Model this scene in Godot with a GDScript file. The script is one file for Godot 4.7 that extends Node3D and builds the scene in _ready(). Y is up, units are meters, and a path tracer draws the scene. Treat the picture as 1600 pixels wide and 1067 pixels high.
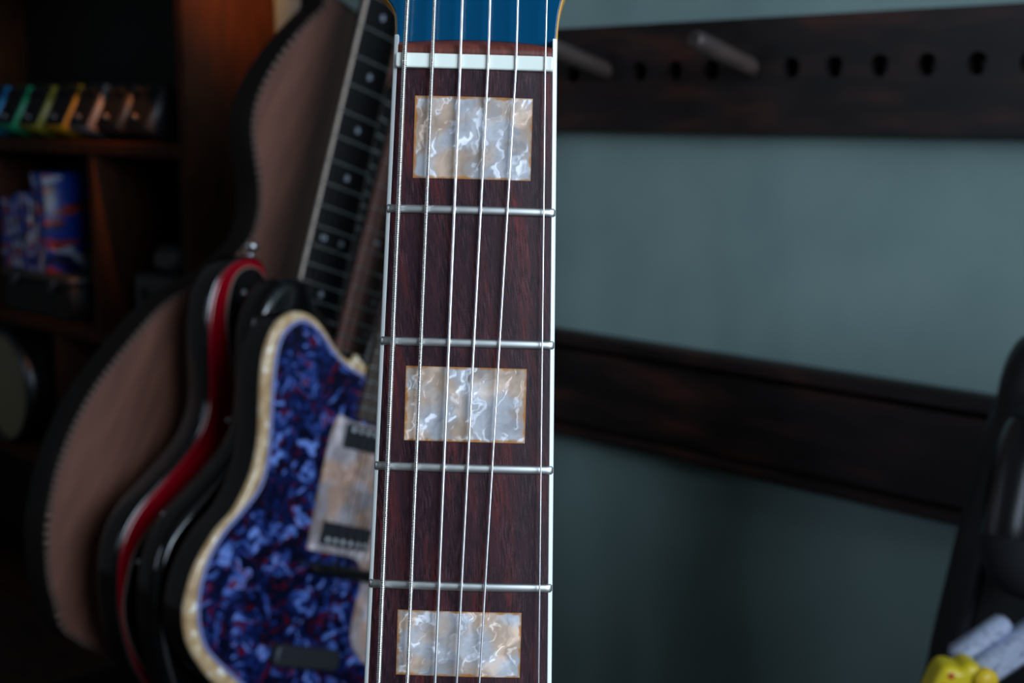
extends Node3D
# A close view of an electric guitar's neck in a guitar shop: rack guitars and a shelf behind, a peg rail wall to the right.

var uvmap = null
var taken := {}
var M := {}

# ---------------------------------------------------------------- small helpers
func numbered(called: String) -> String:
	var n: int = taken.get(called, 0)
	taken[called] = n + 1
	return called if n == 0 else "%s_%03d" % [called, n]

func thing(called: String, label: String, category: String, at := Vector3.ZERO, basis_ := Basis(), group := "") -> Node3D:
	var o := Node3D.new()
	o.name = numbered(called)
	add_child(o)
	o.transform = Transform3D(basis_, at)
	tag(o, label, category, group)
	return o

func tag(o: Node, label: String, category: String, group := "") -> void:
	o.set_meta("label", label)
	o.set_meta("category", category)
	if group != "":
		o.set_meta("group", group)

func begin() -> SurfaceTool:
	var st := SurfaceTool.new()
	st.begin(Mesh.PRIMITIVE_TRIANGLES)
	return st

func put(st: SurfaceTool, p: Vector3) -> void:
	if uvmap != null:
		st.set_uv(uvmap.call(p))
	st.add_vertex(p)

func tri(st: SurfaceTool, a: Vector3, b: Vector3, c: Vector3) -> void:  # given counter-clockwise from outside
	put(st, a); put(st, c); put(st, b)

func quad(st: SurfaceTool, a: Vector3, b: Vector3, c: Vector3, d: Vector3) -> void:
	tri(st, a, b, c); tri(st, a, c, d)

func commit(st: SurfaceTool, called: String, m: Material, parent: Node = self) -> MeshInstance3D:
	st.generate_normals()
	var o := MeshInstance3D.new()
	o.mesh = st.commit()
	o.material_override = m
	if parent == self:
		o.name = numbered(called)
		add_child(o)
	else:
		o.name = called
		parent.add_child(o, true)
	uvmap = null
	return o

func share(mesh: Mesh, called: String, m: Material, parent: Node, at: Vector3) -> MeshInstance3D:
	var o := MeshInstance3D.new()
	o.mesh = mesh
	o.material_override = m
	o.name = called
	o.position = at
	parent.add_child(o, true)
	return o

func struct(o: Node) -> Node:
	o.set_meta("kind", "structure")
	return o

func loft(st: SurfaceTool, rings: Array, closed := true, caps := true) -> void:
	st.set_smooth_group(0)
	for i in rings.size() - 1:
		var a: PackedVector3Array = rings[i]
		var b: PackedVector3Array = rings[i + 1]
		for j in (a.size() if closed else a.size() - 1):
			var k := (j + 1) % a.size()
			quad(st, a[j], a[k], b[k], b[j])
	if caps:
		st.set_smooth_group(-1)
		var r0: PackedVector3Array = rings[0]
		var r1: PackedVector3Array = rings[-1]
		for j in range(1, r0.size() - 1):
			tri(st, r0[0], r0[j + 1], r0[j])
			tri(st, r1[0], r1[j], r1[j + 1])

# the same rings drawn as a crowned top (the first count points) and a separate underside, with a crease between
func crowned(st: SurfaceTool, rings: Array, count: int) -> void:
	for i in rings.size() - 1:
		var a: PackedVector3Array = rings[i]
		var b: PackedVector3Array = rings[i + 1]
		for j in a.size():
			var k := (j + 1) % a.size()
			st.set_smooth_group(0 if j < count - 1 else -1)
			quad(st, a[j], a[k], b[k], b[j])
	st.set_smooth_group(-1)
	for e in [0, rings.size() - 1]:
		var r: PackedVector3Array = rings[e]
		for j in range(1, r.size() - 1):
			if e == 0:
				tri(st, r[0], r[j + 1], r[j])
			else:
				tri(st, r[0], r[j], r[j + 1])

func ccw(poly: PackedVector2Array) -> PackedVector2Array:
	if Geometry2D.is_polygon_clockwise(poly) == true:
		var r := poly.duplicate()
		r.reverse()
		return _force(r)
	return _force(poly)

func _force(poly: PackedVector2Array) -> PackedVector2Array:
	var s := 0.0
	for i in poly.size():
		s += poly[i].cross(poly[(i + 1) % poly.size()])
	if s < 0.0:
		var r := poly.duplicate()
		r.reverse()
		return r
	return poly

func smooth(flat: Array, sub := 4, scale_ := 0.001) -> PackedVector2Array:  # closed Catmull-Rom through [x, y, x, y ...]
	var p := PackedVector2Array()
	for i in range(0, flat.size(), 2):
		p.append(Vector2(flat[i], flat[i + 1]) * scale_)
	var out := PackedVector2Array()
	var n := p.size()
	for i in n:
		var a := p[(i + n - 1) % n]; var b := p[i]; var c := p[(i + 1) % n]; var d := p[(i + 2) % n]
		for k in sub:
			out.append(b.cubic_interpolate(c, a, d, float(k) / sub))
	return _force(out)

func poly(flat: Array, scale_ := 0.001) -> PackedVector2Array:
	var p := PackedVector2Array()
	for i in range(0, flat.size(), 2):
		p.append(Vector2(flat[i], flat[i + 1]) * scale_)
	return _force(p)

func inset(p: PackedVector2Array, by: float) -> PackedVector2Array:
	var out := PackedVector2Array()
	var n := p.size()
	for i in n:
		var t0 := (p[i] - p[(i + n - 1) % n]).normalized()
		var t1 := (p[(i + 1) % n] - p[i]).normalized()
		var m := Vector2(t0.y, -t0.x) + Vector2(t1.y, -t1.x)
		m = m.normalized() / maxf(0.5, m.normalized().dot(Vector2(t1.y, -t1.x)))
		out.append(p[i] - m * by)
	return out

func ring3(p: PackedVector2Array, z: float) -> PackedVector3Array:
	var r := PackedVector3Array()
	for q in p:
		r.append(Vector3(q.x, q.y, z))
	return r

# a flat outline with thickness and rounded rims, from z0 (back) to z1 (front)
func slab(st: SurfaceTool, outline: PackedVector2Array, z0: float, z1: float, r0 := 0.0, r1 := 0.0, steps := 4) -> void:
	var o := _force(outline)
	var rings := []
	if r0 > 0.0:
		for i in steps:
			var a := PI / 2 * i / steps
			rings.append(ring3(inset(o, r0 * (1.0 - sin(a))), z0 + r0 * (1.0 - cos(a))))
		rings.append(ring3(o, z0 + r0))
	else:
		rings.append(ring3(o, z0))
	if r1 > 0.0:
		rings.append(ring3(o, z1 - r1))
		for i in range(1, steps + 1):
			var a := PI / 2 * i / steps
			rings.append(ring3(inset(o, r1 * (1.0 - cos(a))), z1 - r1 * (1.0 - sin(a))))
	else:
		rings.append(ring3(o, z1))
	loft(st, rings, true, false)
	st.set_smooth_group(-1)
	var top: PackedVector2Array = inset(o, r1)
	var ids := Geometry2D.triangulate_polygon(o)
	for i in range(0, ids.size(), 3):
		var a := top[ids[i]]; var b := top[ids[i + 1]]; var c := top[ids[i + 2]]
		if (b - a).cross(c - a) < 0.0:
			var t := b; b = c; c = t
		tri(st, Vector3(a.x, a.y, z1), Vector3(b.x, b.y, z1), Vector3(c.x, c.y, z1))
	var low: PackedVector2Array = inset(o, r0)
	for i in range(0, ids.size(), 3):
		var a := low[ids[i]]; var b := low[ids[i + 1]]; var c := low[ids[i + 2]]
		if (b - a).cross(c - a) > 0.0:
			var t := b; b = c; c = t
		tri(st, Vector3(a.x, a.y, z0), Vector3(b.x, b.y, z0), Vector3(c.x, c.y, z0))

func rect2(x0: float, y0: float, x1: float, y1: float, r := 0.0, n := 3) -> PackedVector2Array:
	var p := PackedVector2Array()
	if r <= 0.0:
		return PackedVector2Array([Vector2(x0, y0), Vector2(x1, y0), Vector2(x1, y1), Vector2(x0, y1)])
	for c in [[x1 - r, y0 + r, -90], [x1 - r, y1 - r, 0], [x0 + r, y1 - r, 90], [x0 + r, y0 + r, 180]]:
		for i in n + 1:
			var a := deg_to_rad(c[2] + 90.0 * i / n)
			p.append(Vector2(c[0] + r * cos(a), c[1] + r * sin(a)))
	return p

# a box with chamfered rims between two corners
func box(st: SurfaceTool, a: Vector3, b: Vector3, bevel := 0.0) -> void:
	var lo := Vector3(minf(a.x, b.x), minf(a.y, b.y), minf(a.z, b.z))
	var hi := Vector3(maxf(a.x, b.x), maxf(a.y, b.y), maxf(a.z, b.z))
	if bevel > 0.0:
		var p := rect2(lo.x, lo.y, hi.x, hi.y, bevel, 1)
		slab(st, p, lo.z, hi.z, bevel, bevel, 1)
	else:
		var p := rect2(lo.x, lo.y, hi.x, hi.y)
		var r0 := ring3(p, lo.z)
		var r1 := ring3(p, hi.z)
		st.set_smooth_group(-1)
		for j in 4:
			var k := (j + 1) % 4
			quad(st, r0[j], r0[k], r1[k], r1[j])
		quad(st, r1[0], r1[1], r1[2], r1[3])
		quad(st, r0[3], r0[2], r0[1], r0[0])

func ring_at(c: Vector3, axis: Vector3, r: float, n: int) -> PackedVector3Array:
	var z := axis.normalized()
	var x := (Vector3.UP if absf(z.y) < 0.9 else Vector3.RIGHT).cross(z).normalized()
	var y := z.cross(x)
	var out := PackedVector3Array()
	for i in n:
		var a := TAU * i / n
		out.append(c + (x * cos(a) + y * sin(a)) * r)
	return out

func tube(st: SurfaceTool, path: PackedVector3Array, r: float, n := 8) -> void:
	var rings := []
	for i in path.size():
		var d := (path[mini(i + 1, path.size() - 1)] - path[maxi(i - 1, 0)])
		rings.append(ring_at(path[i], d, r, n))
	loft(st, rings)

# a lathe: [distance along the axis, radius] pairs
func turned(st: SurfaceTool, at: Vector3, axis: Vector3, profile: Array, n := 20) -> void:
	var rings := []
	for q in profile:
		rings.append(ring_at(at + axis.normalized() * q[0], axis, q[1], n))
	loft(st, rings)

func mat(c: Color, rough := 0.5, metal := 0.0, spec := 0.5) -> StandardMaterial3D:
	var m := StandardMaterial3D.new()
	m.albedo_color = c
	m.roughness = rough
	m.metallic = metal
	m.metallic_specular = spec
	return m

func rgb8(r: int, g: int, b: int) -> Color:
	return Color(r / 255.0, g / 255.0, b / 255.0)

func noise(seed_: int, freq: float, oct := 3, kind := FastNoiseLite.TYPE_SIMPLEX_SMOOTH) -> FastNoiseLite:
	var n := FastNoiseLite.new()
	n.seed = seed_
	n.frequency = freq
	n.noise_type = kind
	n.fractal_octaves = oct
	if oct <= 1:
		n.fractal_type = FastNoiseLite.FRACTAL_NONE
	return n

func picture(w: int, h: int, f: Callable) -> ImageTexture:
	var d := PackedByteArray()
	d.resize(w * h * 3)
	var k := 0
	for y in h:
		for x in w:
			var c: Color = f.call(x, y)
			d[k] = clampi(int(c.r * 255.0), 0, 255)
			d[k + 1] = clampi(int(c.g * 255.0), 0, 255)
			d[k + 2] = clampi(int(c.b * 255.0), 0, 255)
			k += 3
	return ImageTexture.create_from_image(Image.create_from_data(w, h, false, Image.FORMAT_RGB8, d))

func grainy(stops: Array, freq: float, seed_: int, scale_: Vector3, rough: float, oct := 4) -> StandardMaterial3D:  # noise through a colour ramp, in the thing's own axes
	var t := NoiseTexture2D.new()
	t.width = 512
	t.height = 512
	t.seamless = true
	t.noise = noise(seed_, freq, oct)
	var g := Gradient.new()
	g.offsets = PackedFloat32Array(stops.map(func(s): return s[0]))
	g.colors = PackedColorArray(stops.map(func(s): return s[1]))
	t.color_ramp = g
	var m := mat(Color.WHITE, rough)
	m.albedo_texture = t
	m.uv1_triplanar = true
	m.uv1_scale = scale_
	return m

# ---------------------------------------------------------------- computed surfaces
func rosewood(w: int, h: int, seed_: int) -> ImageTexture:  # w across the board, h along it
	var broad := noise(seed_, 1.0, 3)
	var streak := noise(seed_ + 1, 1.0, 2)
	var pore := noise(seed_ + 2, 1.0, 1)
	var gate := noise(seed_ + 3, 1.0, 1)
	var d := PackedByteArray()
	d.resize(w * h * 3)
	var k := 0
	for y in h:
		for x in w:
			var xx := x - y * 0.10 + 14.0 * sin(y * 0.004)
			var b := broad.get_noise_2d(xx * 0.012, y * 0.0022) * 0.5 + 0.5
			var s := streak.get_noise_2d(xx * 0.09, y * 0.004) * 0.5 + 0.5
			var t := clampf(b * 1.35 - 0.32 + (s - 0.5) * 0.55, 0.0, 1.0)
			var r := lerpf(0.162, 0.385, t * t)
			var g := lerpf(0.066, 0.118, t)
			var bl := lerpf(0.108, 0.116, t)
			var p := pore.get_noise_2d(xx * 0.34, y * 0.022)
			var on := gate.get_noise_2d(xx * 0.02, y * 0.01)
			if p > 0.50 - on * 0.22:
				r *= 0.42; g *= 0.42; bl *= 0.48
			elif p < -0.60 + on * 0.25:
				r = r * 0.6 + 0.15; g = g * 0.6 + 0.115; bl = bl * 0.6 + 0.125
			d[k] = int(r * 255); d[k + 1] = int(g * 255); d[k + 2] = int(bl * 255)
			k += 3
	return ImageTexture.create_from_image(Image.create_from_data(w, h, false, Image.FORMAT_RGB8, d))

func pearl(w: int, h: int, seed_: int, stain := true) -> ImageTexture:
	var w1 := noise(seed_, 0.012, 3)
	var w2 := noise(seed_ + 9, 0.012, 3)
	var a := noise(seed_ + 1, 0.010, 4)
	var cell := noise(seed_ + 5, 0.020, 1, FastNoiseLite.TYPE_CELLULAR)
	cell.cellular_return_type = FastNoiseLite.RETURN_CELL_VALUE
	var rim := noise(seed_ + 5, 0.020, 1, FastNoiseLite.TYPE_CELLULAR)
	rim.cellular_return_type = FastNoiseLite.RETURN_DISTANCE2_SUB
	var wisp := noise(seed_ + 4, 0.024, 3)
	var tan_ := noise(seed_ + 3, 0.0065, 2)
	return picture(w, h, func(x: int, y: int) -> Color:
		var u := x * 0.95 + y * 0.28 + 34.0 * w1.get_noise_2d(x, y)
		var v := y * 0.46 - x * 0.10 + 34.0 * w2.get_noise_2d(x, y)
		var q := cell.get_noise_2d(u, v)
		var edge := clampf(rim.get_noise_2d(u, v) + 1.0, 0.0, 1.0)
		var flake := q * smoothstep(0.0, 0.35, edge)
		var k := clampf(wisp.get_noise_2d(u * 1.2, v * 0.7) * 2.6 - 0.55, 0.0, 1.0)
		var g := 0.685 + 0.20 * a.get_noise_2d(u * 0.8, v) + 0.085 * flake + 0.26 * k
		var t := clampf(0.46 + tan_.get_noise_2d(x, y) * 1.9 - 0.7 * k + 0.2 * q, 0.0, 1.0)
		var c := Color(g * 0.955, g * 0.955, g * 0.985).lerp(Color(g * 1.02, g * 0.885, g * 0.785), t)
		if stain:
			var e := minf(minf(x, w - 1 - x), minf(y, h - 1 - y)) + 8.0 * a.get_noise_2d(x * 2.0, y * 2.0)
			if e < 7.0:
				c = c.lerp(Color(0.62, 0.36, 0.13), 0.8 * (1.0 - clampf(e / 7.0, 0.0, 1.0)))
		return c)

func blue_shell() -> ImageTexture:  # blue celluloid with red flecks
	var w1 := noise(41, 0.02, 2)
	var cell := noise(42, 0.042, 1, FastNoiseLite.TYPE_CELLULAR)
	cell.cellular_return_type = FastNoiseLite.RETURN_CELL_VALUE
	var soft := noise(43, 0.03, 3)
	var reds := noise(44, 0.042, 2)
	return picture(512, 512, func(x: int, y: int) -> Color:
		var u := x + 30.0 * w1.get_noise_2d(x, y)
		var v := y + 30.0 * w1.get_noise_2d(y + 900.0, x)
		var q := clampf(0.34 + 0.40 * cell.get_noise_2d(u, v) + 0.75 * soft.get_noise_2d(u, v), 0.0, 1.0)
		var c := Color(0.02, 0.03, 0.11).lerp(Color(0.06, 0.13, 0.36), clampf(q * 1.6, 0.0, 1.0)).lerp(Color(0.42, 0.53, 0.80), clampf(q * 2.2 - 1.1, 0.0, 1.0))
		var r := reds.get_noise_2d(u, v)
		if r > 0.40:
			c = c.lerp(Color(0.36, 0.02, 0.08), clampf((r - 0.40) * 7.0, 0.0, 0.85))
		return c)

# ---------------------------------------------------------------- the scene
func _ready() -> void:
	# camera: a 50 mm lens at a small aperture, focused on the strings
	var cam := Camera3D.new()
	cam.name = "camera"
	add_child(cam)
	cam.position = Vector3(0, 0.87, 1.2)
	cam.rotation_degrees = Vector3(-9.3, 46.4, 0)
	var attr := CameraAttributesPhysical.new()
	attr.frustum_focal_length = 49.98
	attr.frustum_focus_distance = 0.367
	attr.exposure_aperture = 19.0
	attr.frustum_near = 0.05
	attr.frustum_far = 50.0
	cam.attributes = attr
	cam.near = 0.05
	cam.far = 50.0
	cam.current = true

	var we := WorldEnvironment.new()
	we.name = "world"
	var env := Environment.new()
	env.background_mode = Environment.BG_COLOR
	env.background_color = Color(0.72, 0.82, 0.95)
	env.tonemap_mode = Environment.TONE_MAPPER_LINEAR
	env.tonemap_exposure = 1.0
	env.sdfgi_enabled = true
	env.ssao_enabled = true
	env.ssil_enabled = true
	we.environment = env
	add_child(we)

	# daylight through the shop window in the right wall
	var day := AreaLight3D.new()
	day.name = "window_daylight"
	add_child(day)
	day.area_size = Vector2(1.7, 1.25)
	day.position = Vector3(2.25, 1.62, 1.15)
	day.rotation_degrees = Vector3(0, 90, 0)
	day.light_color = Color(0.86, 0.93, 1.0)
	day.light_energy = 11.5
	day.shadow_enabled = true

	# a smaller, dimmer window in the wall behind the photographer
	var rear := AreaLight3D.new()
	rear.name = "window_rear_daylight"
	add_child(rear)
	rear.area_size = Vector2(0.8, 1.1)
	rear.position = Vector3(-1.6, 1.6, 3.35)
	rear.rotation_degrees = Vector3(0, 0, 0)
	rear.light_color = Color(0.86, 0.92, 1.0)
	rear.light_energy = 0.75
	rear.shadow_enabled = true

	materials()
	room()
	wall_rails()
	shelf()
	rack()
	hero()
	corner()

func materials() -> void:
	M.wall = grainy([[0.0, rgb8(128, 154, 152)], [0.5, rgb8(134, 160, 157)], [1.0, rgb8(141, 166, 162)]], 0.01, 5, Vector3(1.2, 1.2, 1.2), 0.55)
	M.plain = mat(rgb8(96, 94, 90), 0.8)
	M.floor = grainy([[0.0, rgb8(38, 26, 20)], [1.0, rgb8(66, 46, 34)]], 0.02, 6, Vector3(1, 1, 3), 0.5)
	M.rail = grainy([[0.0, rgb8(16, 13, 13)], [0.45, rgb8(29, 22, 22)], [0.68, rgb8(45, 29, 26)], [1.0, rgb8(76, 40, 31)]], 0.012, 7, Vector3(1.0, 4.0, 4.0), 0.42, 5)
	M.shelf_wood = grainy([[0.0, rgb8(32, 14, 4)], [0.5, rgb8(43, 20, 5)], [1.0, rgb8(56, 27, 7)]], 0.02, 8, Vector3(5, 1, 5), 0.75)
	M.shelf_wood.metallic_specular = 0.25
	M.peg = grainy([[0.0, rgb8(46, 36, 33)], [1.0, rgb8(72, 58, 53)]], 0.02, 9, Vector3(6, 6, 2), 0.5)
	M.black = mat(rgb8(11, 11, 12), 0.55, 0.0, 0.3)
	M.gloss_black = mat(rgb8(8, 8, 9), 0.12)
	M.metal = mat(rgb8(205, 205, 208), 0.24, 1.0)
	M.fretwire = mat(rgb8(200, 202, 200), 0.42, 1.0)
	M.steel = mat(rgb8(232, 232, 235), 0.36, 1.0)
	M.wound = mat(rgb8(236, 234, 230), 0.25, 1.0)
	M.old_string = mat(rgb8(44, 42, 40), 0.6, 0.4)
	M.dark_metal = mat(rgb8(70, 72, 76), 0.35, 1.0)
	M.binding = mat(rgb8(226, 230, 226), 0.35)
	M.cream = mat(rgb8(176, 160, 146), 0.4)
	M.bone = mat(rgb8(222, 228, 218), 0.35)
	M.maple = mat(rgb8(196, 146, 74), 0.35)
	M.blue = mat(rgb8(0, 64, 98), 0.16)
	M.pearl_dot = mat(rgb8(150, 160, 172), 0.3)
	M.ebony = mat(rgb8(15, 16, 18), 0.6, 0.0, 0.25)

func room() -> void:
	var x0 := -3.2; var x1 := 2.3; var z1 := 3.4; var h := 2.6; var t := 0.12
	var st := begin(); box(st, Vector3(x0 - t, 0, -t), Vector3(x1 + t, h, 0)); struct(commit(st, "wall_back", M.wall))
	st = begin(); box(st, Vector3(x0 - t, 0, 0), Vector3(x0, h, z1)); struct(commit(st, "wall_left", M.plain))
	# front wall, behind the photographer, with its window
	st = begin()
	box(st, Vector3(x0 - t, 0, z1), Vector3(x1 + t, 1.0, z1 + t))
	box(st, Vector3(x0 - t, 2.2, z1), Vector3(x1 + t, h, z1 + t))
	box(st, Vector3(x0 - t, 1.0, z1), Vector3(-2.05, 2.2, z1 + t))
	box(st, Vector3(-1.15, 1.0, z1), Vector3(x1 + t, 2.2, z1 + t))
	struct(commit(st, "wall_front", M.plain))
	st = begin(); box(st, Vector3(x0 - t, -t, -t), Vector3(x1 + t, 0, z1 + t)); struct(commit(st, "floor", M.floor))
	st = begin(); box(st, Vector3(x0 - t, h, -t), Vector3(x1 + t, h + t, z1 + t)); struct(commit(st, "ceiling", M.plain))
	# right wall with its window
	var wz0 := 0.28; var wz1 := 2.02; var wy0 := 0.98; var wy1 := 2.28
	st = begin()
	box(st, Vector3(x1, 0, 0), Vector3(x1 + t, wy0, z1))
	box(st, Vector3(x1, wy1, 0), Vector3(x1 + t, h, z1))
	box(st, Vector3(x1, wy0, 0), Vector3(x1 + t, wy1, wz0))
	box(st, Vector3(x1, wy0, wz1), Vector3(x1 + t, wy1, z1))
	struct(commit(st, "wall_right", M.plain))
	var w := Node3D.new()
	w.name = "window_1"
	add_child(w)
	struct(w)
	var white := mat(rgb8(190, 190, 186), 0.5)
	st = begin()
	for a in [[wy0, wy0 + 0.04, wz0, wz1], [wy1 - 0.04, wy1, wz0, wz1], [wy0, wy1, wz0, wz0 + 0.04], [wy0, wy1, wz1 - 0.04, wz1]]:
		box(st, Vector3(x1 + 0.03, a[0], a[2]), Vector3(x1 + 0.09, a[1], a[3]))
	commit(st, "window_frame", white, w)
	var glass := mat(Color(0.9, 0.95, 1.0, 0.1), 0.03)
	glass.transparency = BaseMaterial3D.TRANSPARENCY_ALPHA
	var w2 := Node3D.new()
	w2.name = "window_2"
	add_child(w2)
	struct(w2)
	st = begin()
	for a in [[1.0, 1.04, -2.05, -1.15], [2.16, 2.2, -2.05, -1.15], [1.0, 2.2, -2.05, -2.01], [1.0, 2.2, -1.19, -1.15]]:
		box(st, Vector3(a[2], a[0], z1 + 0.03), Vector3(a[3], a[1], z1 + 0.09))
	commit(st, "window_frame", white, w2)
	st = begin(); box(st, Vector3(-2.01, 1.04, z1 + 0.055), Vector3(-1.19, 2.16, z1 + 0.061)); commit(st, "pane", glass, w2)
	st = begin(); box(st, Vector3(x1 + 0.055, wy0 + 0.04, wz0 + 0.04), Vector3(x1 + 0.061, wy1 - 0.04, wz1 - 0.04)); commit(st, "pane", glass, w)

func wall_rails() -> void:
	# the shop counter by the window: it shades the foot of the wall
	var cn := thing("shop_counter", "dark wooden shop counter against the wall by the window", "counter", Vector3(0.55, 0, 0.32))
	var sc := begin(); box(sc, Vector3(-0.38, 0, -0.28), Vector3(0.38, 0.76, 0.26), 0.003); commit(sc, "cabinet", M.floor, cn)
	sc = begin(); box(sc, Vector3(-0.4, 0.76, -0.3), Vector3(0.4, 0.8, 0.3), 0.005); commit(sc, "worktop", M.rail, cn)
	# the drilled rail: a board with a row of peg holes and two pegs set in it
	var rail := thing("peg_rail", "dark stained wooden rail with a row of round peg holes on green wall", "rail", Vector3(0, 0.9095, 0))
	var csg := CSGCombiner3D.new()
	csg.name = "board"
	rail.add_child(csg)
	var b := CSGBox3D.new()
	b.name = "plank"
	b.size = Vector3(2.7, 0.114, 0.02)
	b.position = Vector3(-0.35, -0.0068, 0.0105)
	b.material = M.rail
	csg.add_child(b)
	var hx := -1.138
	for i in 16:
		var c := CSGCylinder3D.new()
		c.name = "hole"
		c.operation = CSGShape3D.OPERATION_SUBTRACTION
		c.radius = 0.0105
		c.height = 0.036
		c.sides = 24
		c.material = M.rail
		c.rotation_degrees = Vector3(90, 0, 0)
		c.position = Vector3(hx + i * 0.0495, 0, 0.0192)
		csg.add_child(c, true)
	for k in [1, 5]:
		var st := begin()
		var ax := Vector3(0, sin(deg_to_rad(15)), cos(deg_to_rad(15)))
		turned(st, Vector3(hx + k * 0.0495, -0.002, 0.006), ax, [[0.0, 0.0098], [0.104, 0.0098], [0.107, 0.009], [0.109, 0.007]])
		commit(st, "peg", M.peg, rail)
	# the plain lower rail with a bead along both edges
	var low := thing("wall_rail", "dark brown wooden rail with beaded edges low on the green wall", "rail", Vector3(0, 0.547, 0))
	var st := begin(); box(st, Vector3(-1.7, -0.042, 0.0005), Vector3(1.0, 0.044, 0.018)); commit(st, "board", M.rail, low)
	st = begin(); box(st, Vector3(-1.7, 0.048, 0.0005), Vector3(1.0, 0.066, 0.026), 0.004); commit(st, "bead", M.rail, low)
	st = begin(); box(st, Vector3(-1.7, -0.060, 0.0005), Vector3(1.0, -0.046, 0.024), 0.004); commit(st, "bead", M.rail, low)

func shelf() -> void:
	var zf := 0.155
	var s := thing("shelf_unit", "dark wooden shelf unit with open compartments against the wall", "shelf", Vector3(0, 0, 0))
	var st := begin(); box(st, Vector3(-1.772, 0.0, 0.003), Vector3(-1.75, 1.5, zf), 0.002); commit(st, "side_panel", M.shelf_wood, s)
	st = begin(); box(st, Vector3(-3.0, 0.0, 0.003), Vector3(-2.978, 1.5, zf), 0.002); commit(st, "side_panel", M.shelf_wood, s)
	for y in [0.02, 0.285, 0.525, 0.82, 1.12, 1.48]:
		st = begin(); box(st, Vector3(-2.978, y - 0.02, 0.008), Vector3(-1.772, y, zf - 0.003), 0.002); commit(st, "shelf_board", M.shelf_wood, s)
	for q in [[-2.052, 0.525, 0.80], [-2.46, 0.525, 0.80], [-2.56, 0.82, 1.1], [-2.2, 0.285, 0.505]]:
		st = begin(); box(st, Vector3(q[0], q[1], 0.008), Vector3(q[0] + 0.02, q[2], zf - 0.004), 0.002); commit(st, "partition", M.shelf_wood, s)
	st = begin(); box(st, Vector3(-2.978, 0.0, 0.003), Vector3(-1.772, 1.5, 0.007)); commit(st, "back_panel", M.black, s)
	# mini effect pedals propped up in a row
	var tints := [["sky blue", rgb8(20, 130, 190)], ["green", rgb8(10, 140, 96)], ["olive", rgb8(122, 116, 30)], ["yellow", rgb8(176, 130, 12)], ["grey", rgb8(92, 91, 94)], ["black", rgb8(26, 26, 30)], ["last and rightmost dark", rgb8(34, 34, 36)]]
	var xs := [-2.465, -2.377, -2.288, -2.193, -2.111, -2.02, -1.932]
	for i in tints.size():
		var name_: String = tints[i][0]
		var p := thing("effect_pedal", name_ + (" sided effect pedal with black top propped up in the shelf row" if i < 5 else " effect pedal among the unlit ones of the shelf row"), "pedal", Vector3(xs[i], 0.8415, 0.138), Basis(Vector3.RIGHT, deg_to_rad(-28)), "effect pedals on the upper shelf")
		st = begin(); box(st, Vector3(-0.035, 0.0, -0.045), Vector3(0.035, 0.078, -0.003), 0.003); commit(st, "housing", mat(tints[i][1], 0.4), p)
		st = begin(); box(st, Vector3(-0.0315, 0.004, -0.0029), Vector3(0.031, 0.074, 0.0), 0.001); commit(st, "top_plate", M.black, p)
		st = begin(); turned(st, Vector3(0, 0.016, 0), Vector3(0, 0, 1), [[0, 0.007], [0.006, 0.007], [0.008, 0.005]], 12); commit(st, "footswitch", M.dark_metal, p)
		for kx in [-0.016, 0.016]:
			st = begin(); turned(st, Vector3(kx, 0.060, 0), Vector3(0, 0, 1), [[0, 0.006], [0.009, 0.005]], 12); commit(st, "knob", M.ebony, p)
	# printed boxes in the compartment below
	var bits := noise(61, 0.02, 2)
	var spots := noise(62, 0.018, 1)
	var print_ := picture(128, 256, func(x: int, y: int) -> Color:
		var c := Color(0.05, 0.17, 0.50) if bits.get_noise_2d(x, y) > -0.12 else Color(0.03, 0.05, 0.2)
		if spots.get_noise_2d(x * 1.3, y * 0.8) > 0.34: c = Color(0.52, 0.54, 0.62)
		if bits.get_noise_2d(x + 300, y * 1.2) > 0.30: c = Color(0.5, 0.16, 0.14)
		return c)
	var pm := mat(Color.WHITE, 0.35)
	pm.albedo_texture = print_
	var i := 0
	for q in [[-2.392, 0.050, 0.12, "leftmost, nearest the frame edge"], [-2.335, 0.055, 0.13, "white spotted, in the middle"], [-2.272, 0.046, 0.165, "tallest, next to the dark gap"]]:
		st = begin()
		var ww: float = q[1]; var hh: float = q[2]
		uvmap = func(v: Vector3) -> Vector2: return Vector2(v.x / ww * 0.5 + 0.5 + i * 0.33 + v.z * 3.0, 1.0 - v.y / hh)
		box(st, Vector3(-ww / 2, 0, -0.05), Vector3(ww / 2, hh, 0.05), 0.001)
		var o := commit(st, "printed_box", pm)
		o.position = Vector3(q[0] + 0.02, 0.6, 0.09)
		tag(o, "blue printed box with white and red spots, %s" % q[3], "box", "printed boxes in the shelf")
		i += 1
	# the dark case that the boxes stand on
	var c := thing("storage_case", "dark grey case under the blue printed boxes in the shelf", "case", Vector3(-2.27, 0.526, 0.085))
	st = begin(); box(st, Vector3(-0.125, 0, -0.06), Vector3(0.125, 0.06, 0.06), 0.004); commit(st, "body", M.black, c)
	st = begin(); box(st, Vector3(-0.127, 0.06, -0.062), Vector3(0.127, 0.0735, 0.062), 0.003); commit(st, "lid", mat(rgb8(30, 30, 30), 0.5), c)
	for lx in [-0.07, 0.07]:
		st = begin(); box(st, Vector3(lx - 0.012, 0.045, 0.06), Vector3(lx + 0.012, 0.068, 0.066), 0.002); commit(st, "latch", M.dark_metal, c)
	# a small dark case in the right-hand compartment
	var k := thing("equipment_case", "small dark equipment case in the shelf beside the orange partition", "case", Vector3(-1.875, 0.526, 0.09))
	st = begin(); box(st, Vector3(-0.07, 0, -0.055), Vector3(0.07, 0.10, 0.05), 0.006); commit(st, "body", mat(rgb8(30, 31, 34), 0.45), k)
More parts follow.
